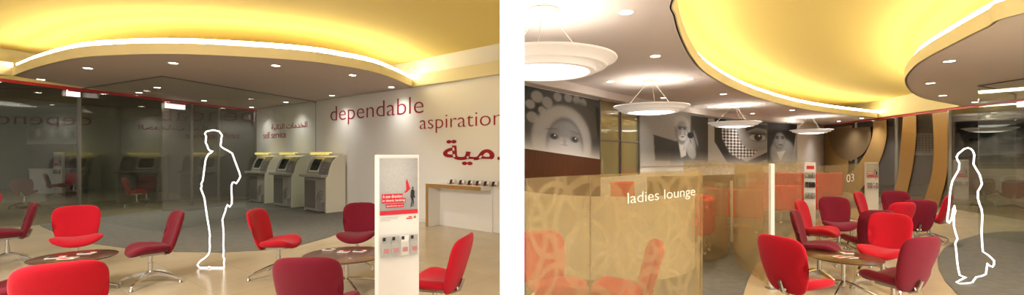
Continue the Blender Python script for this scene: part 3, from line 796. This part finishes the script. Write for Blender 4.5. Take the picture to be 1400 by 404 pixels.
# ------------------------------------------------------------------ swivel chairs
def pad(outline, surf, thick, name, m, parent, nr=9, na=48):
    """cushion: closed shell over an outline (polar grid), centre surface surf(x,y)->Vector, normal dir from finite differences"""
    mb = MB(); rows = {1: [], -1: []}
    for sgn in (1, -1):
        for i in range(nr + 1):
            t = i / nr; rr = 1 - (1 - t) ** 1.7
            ring = []
            for k in range(na):
                a = 2 * PI * k / na; ox, oy = outline(a); x, y = ox * rr, oy * rr
                c = surf(x, y); e = .004
                nx = (surf(x + e, y) - c).cross(surf(x, y + e) - c).normalized()
                th = thick / 2 * (max(0, 1 - rr ** 7)) ** .5
                ring.append(c + nx * th * sgn)
                if i == 0: break
            rows[sgn].append([mb.b.verts.new(q) for q in ring])
    for sgn in (1, -1):
        rw = rows[sgn]; c = rw[0][0]
        for k in range(na): mb.b.faces.new((c, rw[1][k], rw[1][(k + 1) % na]))
        for i in range(1, nr):
            for k in range(na): mb.b.faces.new((rw[i][k], rw[i + 1][k], rw[i + 1][(k + 1) % na], rw[i][(k + 1) % na]))
    bmesh.ops.remove_doubles(mb.b, verts=mb.b.verts, dist=1e-5)
    o = mb.build(name, m, parent); o.data.shade_smooth(); return o
def sup(a, p):
    c, s = math.cos(a), math.sin(a)
    return (abs(c) ** (2 / p) * (1 if c >= 0 else -1), abs(s) ** (2 / p) * (1 if s >= 0 else -1))
def seat_out(a):
    x, y = sup(a, 2.8)
    return (x * (.245 + .035 * y), y * (.235 if y > 0 else .215))
def seat_surf(x, y):
    return Vector((x, y + .005, .405 + .95 * x * x * (1 + 1.5 * max(0, y)) - .9 * max(0, y - .04) ** 2))
def back_out(a):
    x, y = sup(a, 4.6)
    return (x * (.232 + (.016 if y > 0 else .05) * y), y * .262)
def back_surf(x, y):
    t = y + .265
    return Vector((x, -.165 - .40 * t + .18 * t * t + 1.0 * x * x, .335 + t * .975 - (.12 * x * x if y > 0 else 0)))
def make_chair(m):
    r = empty('swivel_chair')
    s = pad(seat_out, seat_surf, .085, 'seat', m, r)
    pad(back_out, back_surf, .060, 'backrest', m, r)
    MB().tube([(0, -.08, .36), (0, -.16, .33), (0, -.23, .36), (0, -.27, .46)], .016).box(-.09, .09, -.12, .12, .345, .368).build('bracket', M['steel'], r, smooth=True)
    MB().cyl((0, 0, .09), (0, 0, .25), .03, .027).cyl((0, 0, .25), (0, 0, .36), .02).build('column', M['chrome'], r, smooth=True)
    MB().box(-.03, .03, -.004, 0, -.012, .012, M=Matrix.Translation((0, -.222, .375)) @ Matrix.Rotation(R(-18), 4, 'X')).build('label_tag', M['textwhite'], r)
    for k in range(4):
        a = R(45 + 90 * k); c, s_ = math.cos(a), math.sin(a)
        lg = MB()
        prev = None
        for q, z, w, t in ((.0, .135, .022, .05), (.12, .118, .019, .04), (.25, .085, .015, .026), (.335, .055, .011, .018), (.35, .03, .010, .014)):
            cur = [lg.b.verts.new((q * c - sx * w * s_, q * s_ + sx * w * c, z + sz * t / 2)) for sx, sz in ((-1, -1), (1, -1), (1, 1), (-1, 1))]
            if prev:
                for i in range(4): lg.b.faces.new((prev[i], prev[(i + 1) % 4], cur[(i + 1) % 4], cur[i]))
            else: lg.b.faces.new(cur)
            prev = cur
        lg.b.faces.new(prev[::-1])
        l = lg.build('leg', M['chrome'], r, smooth=True)
        MB().lathe([(0, 0), (.018, 0), (.022, .008), (.014, .022), (.008, .032), (0, .032)], 14, (.345 * c, .345 * s_, .0)).build('glide', M['steel'], l, smooth=True)
    return r
protos = {'red': make_chair(M['red']), 'maroon': make_chair(M['maroon'])}
used = set()
def chair(u, v, phi, color, label, group, zt=.86, dy=0, scale=1, wx=1):
    Y = F * (H - zt * scale) / (v - CY) + dy; X = (u - CX) * Y / F
    al = math.atan2(X, Y); th = al + R(phi)                   # compass bearing of the facing direction, clockwise from +Y
    fx, fy = math.sin(th), math.cos(th)
    if color in used: r = copy_tree(protos[color])
    else: r = protos[color]; used.add(color)
    r.location = (X + fx * .32 * scale, Y + fy * .32 * scale, 0); r.rotation_euler = (0, 0, -th); r.scale = (wx, wx, 1)
    tag(r, label, 'chair', group); return r
gA, gB, gC = 'swivel chairs around the walnut table', 'swivel chairs around the pale oval table', 'swivel chairs of the open seating'
chair(4, 264, -98, 'red', 'bright red swivel chair cut by the left edge, farthest of those at that edge', gA, wx=.9)
chair(55, 275, -96, 'maroon', 'maroon swivel chair facing left behind the walnut table on the far left', gA, wx=.88)
chair(105, 280, 180, 'red', 'bright red swivel chair facing the walnut table from its far side', gA)
chair(80, 357, 8, 'red', 'large bright red swivel chair seen from behind in front of the walnut table', gA)
chair(-58, 330, 100, 'maroon', 'maroon swivel chair of which only the seat edge shows at lower left edge', gA)
chair(250, 288, -106, 'maroon', 'maroon swivel chair standing alone left of the outlined man', gA, dy=.12, wx=.94)
chair(346, 285, 118, 'red', 'bright red swivel chair facing right beside the pale oval table', gB)
chair(415, 350, 22, 'maroon', 'large maroon swivel chair seen from behind in front of the pale oval table', gB)
chair(494, 276, 190, 'maroon', 'maroon swivel chair facing forward behind the pale oval table', gB)
chair(641, 319, -72, 'red', 'bright red swivel chair right of the white poster stand', gB)
chair(735, 322, 155, 'red', 'red swivel chair seen through the left end of the ladies lounge glass', gC, dy=.3)
chair(903, 328, -100, 'red', 'red swivel chair under the words ladies lounge behind the glass', gC)
chair(786, 389, 5, 'red', 'red swivel chair whose back top shows at the bottom edge in the lounge', gC)
chair(1058, 321, 36, 'red', 'bright red swivel chair seen from behind beside the slim white post', gC, wx=.92)
chair(1078, 293, 100, 'maroon', 'maroon swivel chair just behind the slim white post facing the table', gC, dy=.48, wx=.88)
chair(1088, 277, 108, 'red', 'bright red swivel chair in front of the brochure totem facing right', gC, dy=.4, wx=.92)
chair(1138, 268, 165, 'maroon', 'maroon swivel chair facing forward under the number 03', gC, wx=.92)
chair(1168, 264, 108, 'red', 'bright red swivel chair in front of the distant poster stand', gC, dy=.4, wx=.92)
chair(1206, 287, -34, 'maroon', 'maroon swivel chair seen from behind, facing the far table with the brochures', gC, wx=.9)
chair(1241, 274, -45, 'red', 'bright red swivel chair half hidden behind a nearer red chair', gC, dy=-.2, wx=.9)
chair(1221, 294, 196, 'red', 'bright red swivel chair facing the near walnut table from its right side', gC, dy=.25, wx=.88)
chair(1276, 323, -56, 'maroon', 'large maroon swivel chair nearest the grey carpet circle', gC, wx=.88)
chair(1223, 260, 172, 'maroon', 'maroon swivel chair farthest back before the tan banded glass', gC, wx=.9)
chair(1262, 271, -22, 'maroon', 'maroon swivel chair with a white tag, its back turned, before the banded glass', gC, dy=-.2, wx=.9)
chair(1304, 266, -82, 'red', 'bright red swivel chair beside the outlined robed figure', gC, wx=.9)
# chairs added beyond the glass walls to imitate reflections in them
gD = 'reflected chairs modelled beyond the glass'
chair(28, 244, 15, 'maroon', 'maroon chair reflection at the far left edge, modelled beyond the dark glass', gD)
chair(60, 236, 100, 'maroon', 'maroon chair reflection in front of the white desk, modelled beyond the dark glass', gD, dy=-1)
chair(101, 237, 0, 'red', 'red chair reflection beside the reflected poster stand, modelled beyond the dark glass', gD, dy=.9)
chair(168, 243, 100, 'red', 'red chair reflection facing right, modelled beyond the dark glass', gD)
chair(202, 242, 185, 'maroon', 'maroon chair reflection facing the red one, modelled beyond the dark glass', gD, dy=.9)
chair(1344, 243, 10, 'maroon', 'maroon chair reflection behind the head of the outlined robed figure, modelled beyond the glass', gD)
chair(1388, 246, -10, 'maroon', 'maroon chair reflection at the far right edge, modelled beyond the glass', gD)

# ------------------------------------------------------------------ coffee tables with brochures
def table(u, v, r, label, wm, ry=None, h=.42, rz=0):
    x, y = P(u, v, h)
    t = empty('coffee_table', (x, y, 0), rz, label, 'table')
    tp = MB().lathe([(0, h - .02), (r - .02, h - .02), (r - .004, h - .008), (r, h - .003), (r - .004, h), (0, h)], 64)
    if ry: bmesh.ops.scale(tp.b, vec=(1, ry / r, 1), verts=tp.b.verts)
    tp.build('tabletop', wm, t, smooth=True)
    MB().cyl((0, 0, .10), (0, 0, h - .03), .022).lathe([(0, h - .035), (.09, h - .035), (.09, h - .022), (0, h - .022)], 24).build('column', M['chrome'], t, smooth=True)
    for k in range(4):
        a = R(40 + 90 * k); c, s_ = math.cos(a), math.sin(a); L = r * .95
        l = MB().tube([(0, 0, .15), (.3 * L * c, .3 * L * s_, .125), (.97 * L * c, .97 * L * s_, .04), (L * c, L * s_, .02)], .013).build('leg', M['chrome'], t, smooth=True)
        MB().lathe([(0, 0), (.022, 0), (.024, .01), (.01, .028), (0, .028)], 12, (L * c, L * s_, 0)).build('glide', M['steel'], l, smooth=True)
    return (x, y)
table(101, 351, .38, 'dark walnut round table on chrome legs at lower left', M['walnut'], .36)
table(474, 348, .47, 'pale purple-brown oval table behind the white poster stand', M['purplewood'], .42)
table(1153, 351, .355, 'near round walnut table in the right room', M['walnut'], .36)
table(1164, 303, .36, 'far round walnut table in the right room', M['walnut'], .36)
def brochure(u, v, rz, label, kind=0, h=.42, s=1, group='brochures on the tables'):
    x, y = P(u, v, h)
    b = empty('brochure', (x, y, h + .001), R(rz), label, 'brochure', group)
    w, l = .10 * s, .16 * s
    MB().box(-l / 2, l / 2, -w / 2, w / 2, 0, .005).build('cover', M['textwhite'], b)
    if kind == 0: MB().box(-l / 2 + .005, l * .15, -w / 2 + .005, w * .2, .005, .0065).build('print', M['signred'], b); MB().box(l * .2, l * .45, -w * .4, w * .4, .005, .0065).build('photo', M['grey'], b)
    elif kind == 1: MB().box(-l / 2 + .01, l * .1, -w / 2 + .01, w * .4, .005, .0065).build('photo', M['black'], b); MB().box(l * .1, l * .4, -w * .4, w * .1, .005, .0065).build('print', M['signred'], b)
    else: MB().box(-l / 2 + .005, l * .4, -w * .45, -w * .05, .005, .0065).build('photo', M['grey'], b); MB().box(-l * .1, l * .45, w * .0, w * .4, .005, .0065).build('print', M['signred'], b)
brochure(76, 353, 25, 'leftmost brochure on the dark walnut table at lower left', 1, s=.95)
brochure(93, 354, 15, 'middle red and white brochure on the dark walnut table at lower left', 0, s=.95)
brochure(119, 347, 10, 'dark brochure on the right side of the walnut table at lower left', 1, s=.9)
brochure(450, 342, -8, 'leftmost dark brochure on the pale oval table', 1, s=.8)
brochure(470, 345, -2, 'middle white brochure on the pale oval table', 2, s=.8)
brochure(492, 344, -12, 'rightmost brochure on the pale oval table, next to the stand', 1, s=.85)
brochure(1148, 352, 20, 'red and white brochure on the left of the near walnut table', 0, s=.75)
brochure(1158, 347, -15, 'small pale brochure at the back of the near walnut table', 2, s=.7)
brochure(1164, 353, 8, 'brochure on the right of the near walnut table', 0, s=.7)
brochure(1169, 302, 10, 'left brochure on the far walnut table', 2)
brochure(1177, 303, -20, 'right brochure on the far walnut table', 0)

# ------------------------------------------------------------------ people drawn as white outlines
def outline(px, v0, label, r=.0095):
    Y = F * H / (v0 - CY)
    pts = [((u - CX) * Y / F, Y, max(r, zat(v, Y))) for u, v in px]
    o = MB().tube(pts, r, True, 8).build('person_outline', M['outlineglow'], smooth=True)
    return tag(o, label, 'person outline')
manL = [(282.3, 180), (280, 183), (282, 187), (281, 195), (283.6, 200), (284.5, 203.5), (287, 206.5), (291, 207), (288, 209.5), (285, 211), (282.5, 215), (281, 219.5), (279, 234), (277.4, 247), (275, 252), (276, 255), (274.6, 258), (276, 262), (278, 267), (279.6, 272), (281, 282), (283, 296), (285.5, 311), (287, 322), (286.5, 330), (287, 337.5), (286.5, 344), (284.5, 349), (279, 354), (273, 358), (269.7, 363), (273, 366.5), (283, 367.2), (286, 365.4), (289, 366.7), (306.5, 366.6), (306, 359), (307, 355), (305, 351), (306, 344), (305.3, 335), (305.8, 322), (305, 310), (304, 301), (306, 295), (308, 289.5), (309, 285), (311, 280.4), (314, 283.5), (317, 279), (317, 270), (316.5, 262), (316.5, 254), (318, 250), (320, 249.5), (323, 251.5), (326, 247), (328.6, 242), (327.5, 237), (325.6, 232), (321.5, 221), (317.5, 210), (311, 206), (304.6, 202.7), (301.6, 199.7), (302.5, 192), (303.4, 185), (299.7, 180), (292, 178), (285, 179.4)]
outline(manL, 367.5, 'white outline of a standing man in profile by the cash machines')
manR = [(1323.4, 202.4), (1318, 204), (1314.7, 207), (1310, 210.5), (1307.8, 215), (1309, 219), (1311.7, 223.5), (1311, 232), (1306.5, 240), (1302, 248), (1300, 257), (1298.6, 267), (1297, 286.6), (1295.4, 295), (1295, 303.5), (1297.4, 305.4), (1300.5, 301), (1302, 295), (1303, 287), (1304.8, 281.6), (1306, 289), (1304, 296), (1304.3, 310), (1306.5, 319), (1309, 327), (1306, 333.4), (1307.5, 345), (1308.5, 357), (1310, 368), (1312, 376.7), (1316, 378.5), (1321, 379.6), (1314, 383), (1307.3, 386.6), (1312, 389), (1322, 388), (1329.5, 386.6), (1332, 383), (1334.5, 379.6), (1342, 378), (1348, 375.4), (1349, 367), (1350, 360.6), (1353, 364), (1356.8, 365.5), (1359, 362), (1359, 357), (1352, 350), (1343.7, 344.5), (1342.5, 330), (1342, 317), (1343, 295), (1342, 286.6), (1339, 279), (1337, 271.7), (1337, 262), (1340, 257), (1342.4, 252), (1341, 245), (1339.5, 239.5), (1335, 232), (1330.8, 224.7), (1331.5, 218), (1332, 212), (1330, 206.5), (1327, 203.7)]
outline(manR, 389.5, 'white outline of a figure in a long robe and head cloth on the grey carpet', .0085)

# ------------------------------------------------------------------ things added beyond the glass walls to imitate reflections
def desk(x, y, w, label, rz=0):
    d = empty('reflected_desk', (x, y, 0), rz, label, 'desk')
    MB().box(0, w, 0, .6, .0, .06).box(0, .06, 0, .6, .06, .92).box(w - .06, w, 0, .6, .06, .92).build('frame', M['white'], d)
    MB().box(-.02, w + .02, -.02, .62, .92, .98, .004).build('worktop', M['white'], d)
    MB().box(.06, w - .06, .02, .06, .06, .92).build('front_panel', M['wallwhite'], d)
q = at(40, 17.2); desk(q[0], q[1], 1.0, 'white desk reflection on the left, modelled beyond the dark glass')
q = at(1352, 16.5); desk(q[0], q[1], 1.6, 'white desk reflection at the right edge, modelled beyond the glass')
q = at(73, 16.7); poster_stand((q[0], q[1], 0), R(-5), .36, 1.62, .1, 'white poster stand reflection on the left, modelled beyond the dark glass', False)
q = at(1304, 15.0); poster_stand((q[0], q[1], 0), R(-14), .42, 1.36, .1, 'poster stand reflection inside the outline of the robed figure, modelled beyond the glass', False)
x, y = at(42, 18.6); x2, y2 = at(100, 18.6)
tag(MB().box(x, x2, y, y + .15, 0, 1.95).build('reflected_wood_panel', M['wallwood']), 'dark wood panel reflection, modelled beyond the left glass', 'wood panel')
x, y = at(1322, 16.6); x2, y2 = at(1337, 16.6)
tag(MB().box(x, x2, y, y + .15, 0, 1.45).build('reflected_wood_panel', M['wallwood']), 'dark wood panel reflection beside the outlined figure, modelled beyond the glass', 'wood panel')
p = Pic(.35, 60, 30, 2)
for k in range(7): p.ell(.1 + .14 * k, .55 + .1 * (k % 2), .05, .25, .12 + .5 * (k % 2), .05)
a, b = at(38, 18.55), at(105, 18.55); mural('reflected_mural', a, b, 1.97, 1.97, 2.7, p, 'grey mural strip reflection over the dark wood panel, modelled beyond the left glass', True, ft=.4)
p = Pic(.2, 90, 60, 2)
p.ell(.2, .6, .12, .35, .45, .05); p.ell(.2, .62, .03, .05, .1, .1); p.ell(.27, .62, .03, .05, .1, .1); p.ell(.6, .5, .2, .35, .35, .1)
a, b = at(1303, 18.0), at(1420, 18.0); mural('reflected_mural', a, b, 1.42, 1.62, 2.55, p, 'mural reflection around the head of the robed outline, modelled beyond the glass', True, ft=.45)
p = Pic(.55, 90, 60, 1.4)
ck = ((np.floor((p.U * 1.4 + p.V) * 9) + np.floor((p.U * 1.4 - p.V) * 9)) % 2); q_ = Pic(0, 90, 60, 1.4); q_.poly([(0, .2), (.1, .8), (.6, 1), (.8, .7), (.5, .1)], 1); p.put(q_.a, .1 + .5 * ck)
a, b = at(1240, 17.9), at(1296, 17.9); mural('reflected_mural', a, b, 1.5, 1.5, 2.4, p, 'dim checked cloth mural seen between the tan bands of the glass', True, ft=.4)

# ------------------------------------------------------------------ pendant lamps of the right room
def pendant(u, Y, label, cut=False):
    x, y = at(u, Y)
    r = empty('pendant_lamp', (x, y, 2.33), 0, label, 'pendant lamp', 'saucer pendant lamps')
    MB().lathe([(.40, -.035), (.415, -.052), (.46, -.048), (.475, -.005), (.49, .012), (.515, -.012), (.555, -.008), (.575, .026), (.645, .052), (.65, .062), (.645, .07), (.56, .05), (.50, .045), (.40, .06), (.38, .03), (.38, -.03)], 72).build('saucer_ring', M['ring'], r, smooth=True)
    MB().lathe([(0, -.085), (.15, -.08), (.28, -.066), (.36, -.05), (.40, -.033), (.39, -.02), (0, -.02)], 64).build('diffuser', M['diff'], r, smooth=True)
    MB().lathe([(0, .03), (.36, .03), (.36, .036), (0, .036)], 48).build('uplight', M['up'], r)
    MB().lathe([(0, .48), (.13, .48), (.14, .50), (.14, .515), (0, .515)], 32).build('canopy', M['white'], r, smooth=True)
    for k in range(3):
        a = R(20 + 120 * k)
        MB().cyl((.07 * math.cos(a), .07 * math.sin(a), .49), (.50 * math.cos(a), .50 * math.sin(a), .04), .0035, n=6).build('cable', M['steel'], r)
    if cut:                                     # built against the partition: everything beyond its face is absent
        for o in list(r.children):
            b = bmesh.new(); b.from_mesh(o.data)
            bmesh.ops.bisect_plane(b, geom=b.verts[:] + b.edges[:] + b.faces[:], plane_co=(.05 - x, 0, 0), plane_no=(-1, 0, 0), clear_outer=True)
            b.to_mesh(o.data); b.free()
            if not o.data.vertices: bpy.data.objects.remove(o)
pendant(743, 3.95, 'large saucer pendant lamp at top left of the lounge, cut by the edge', True)
pendant(890, 7.75, 'saucer pendant lamp before the mural of the bearded man')
pendant(1004, 11.7, 'saucer pendant lamp before the eye mural')
pendant(1109, 15.3, 'smallest saucer pendant lamp before the grey column')

# ------------------------------------------------------------------ downlights
def add_spot(x, y, z, e, size=110, blend=.7, col=(1, .965, .91), r=.05):
    l = bpy.data.lights.new('spot_lamp', 'SPOT'); l.energy = e; l.spot_size = R(size); l.spot_blend = blend; l.color = col; l.shadow_soft_size = r
    o = bpy.data.objects.new('spot_lamp', l); COL.objects.link(o); o.location = (x, y, z); return o
ORD = ['first', 'second', 'third', 'fourth', 'fifth', 'sixth', 'seventh', 'eighth', 'ninth', 'tenth', 'eleventh', 'twelfth', 'thirteenth', 'fourteenth', 'fifteenth', 'sixteenth']
def downlights(pts, z, where, group, e):
    proto = None
    for k, (u, v) in enumerate(sorted(pts)):
        x, y = P(u, v, z)
        if proto is None:
            d = proto = empty('downlight', (x, y, z))
            MB().lathe([(.062, 0), (.085, -.004), (.09, -.002), (.09, .0), (.062, .002)], 28).build('trim_ring', M['white'], d, smooth=True)
            MB().lathe([(0, -.003), (.06, -.003), (.06, .0), (0, .0)], 24).build('lens', M['bulb'], d)
        else: d = copy_tree(proto); d.location = (x, y, z)
        tag(d, 'recessed downlight in %s, %s from the left' % (where, ORD[k]), 'downlight', group)
        dw = -((x - W0[0]) * .618 + (y - W0[1]) * .786)      # distance from the service wall
        add_spot(x, y, z - .02, e * (.4 if x < 0 and dw < .9 else 1), 125, 1.0)
downlights([(56, 109), (120, 93.5), (237, 86.5), (377, 90), (482, 103), (535, 119.5), (155, 127), (190, 127), (215, 120), (279, 138), (344, 147), (391, 140), (454, 131)], ZL, 'the left room', 'downlights in the left room', 72)
downlights([(856, 17), (896, 77), (835, 112), (907, 134), (942, 108), (989, 129), (971, 147), (1036, 142), (1029, 155.5), (1083, 151), (1085, 162), (1131, 158), (1147, 166), (1178, 162)], ZR, 'the grey lounge ceiling', 'downlights over the lounge', 55)
downlights([(1298, 84), (1272, 114), (1289, 131), (1333, 140)], ZR, 'the rounded ceiling at far right', 'downlights over the right island', 80)

# spotlights added out of view to burn the partition's end white
sp = empty('added_spotlight', (0, .85, 3.3), 0)
MB().cyl((0, 0, .2), (0, 0, .02), .012).cyl((0, -.03, .03), (0, .06, -.09), .04, .05).build('added_spotlight_head', M['white'], sp)
tag(sp, 'added white spotlight, out of view, that whitens the end of the partition', 'spotlight')
def aimed(loc, tgt, e, size, blend=.3, col=(1, 1, 1), r=.03):
    o = add_spot(*loc, e, size, blend, col, r); d = Vector(tgt) - Vector(loc); o.rotation_euler = d.to_track_quat('-Z', 'Y').to_euler(); return o
aimed((0, .95, 3.15), (0, 1.7, 1.8), 60, 40)
aimed((0, .4, 3.15), (0, 1.7, .9), 90, 30)
aimed((0, .2, 3.15), (0, 1.7, 2.5), 70, 40)

def area(loc, sx, sy, e, rot=(0, 0, 0), col=(1, .97, .92)):
    l = bpy.data.lights.new('fill_area', 'AREA'); l.shape = 'RECTANGLE'; l.size = sx; l.size_y = sy; l.energy = e; l.color = col
    o = bpy.data.objects.new('fill_area', l); COL.objects.link(o); o.location = loc; o.rotation_euler = rot; return o
# dim lights added to show the reflection stand-ins, no fixtures
area((-15.5, 12.5, 3.0), 3, 3, 34)
area((15.5, 13, 2.8), 3, 3, 30)
# fill lights added above the view to brighten both rooms, no fixtures
area((-4.5, 1.2, 3.4), 3, 2, 250)
area((5.5, 1.2, 2.78), 3, 2, 230)

# ------------------------------------------------------------------ world, camera, view
w = bpy.data.worlds.new('world'); SC.world = w; w.use_nodes = True
bg = w.node_tree.nodes['Background']; bg.inputs[0].default_value = (1, .98, .95, 1); bg.inputs[1].default_value = .6
cam = bpy.data.cameras.new('camera'); cam.sensor_width = 36; cam.lens = 36 * F / 1400; cam.shift_y = (CY - 202) / 1400
cam.clip_start = .05; cam.clip_end = 200
co = bpy.data.objects.new('camera', cam); COL.objects.link(co); co.location = (0, 0, H); co.rotation_euler = (R(90), 0, 0); SC.camera = co
SC.view_settings.view_transform = 'Standard'; SC.view_settings.look = 'None'; SC.view_settings.gamma = 1; SC.view_settings.exposure = 0.95
SC.view_settings.use_curve_mapping = False
try:
    SC.cycles.use_denoising = True; SC.cycles.max_bounces = 8; SC.cycles.transparent_max_bounces = 16; SC.cycles.sample_clamp_indirect = 6
    SC.cycles.caustics_reflective = False; SC.cycles.caustics_refractive = False
except Exception: pass
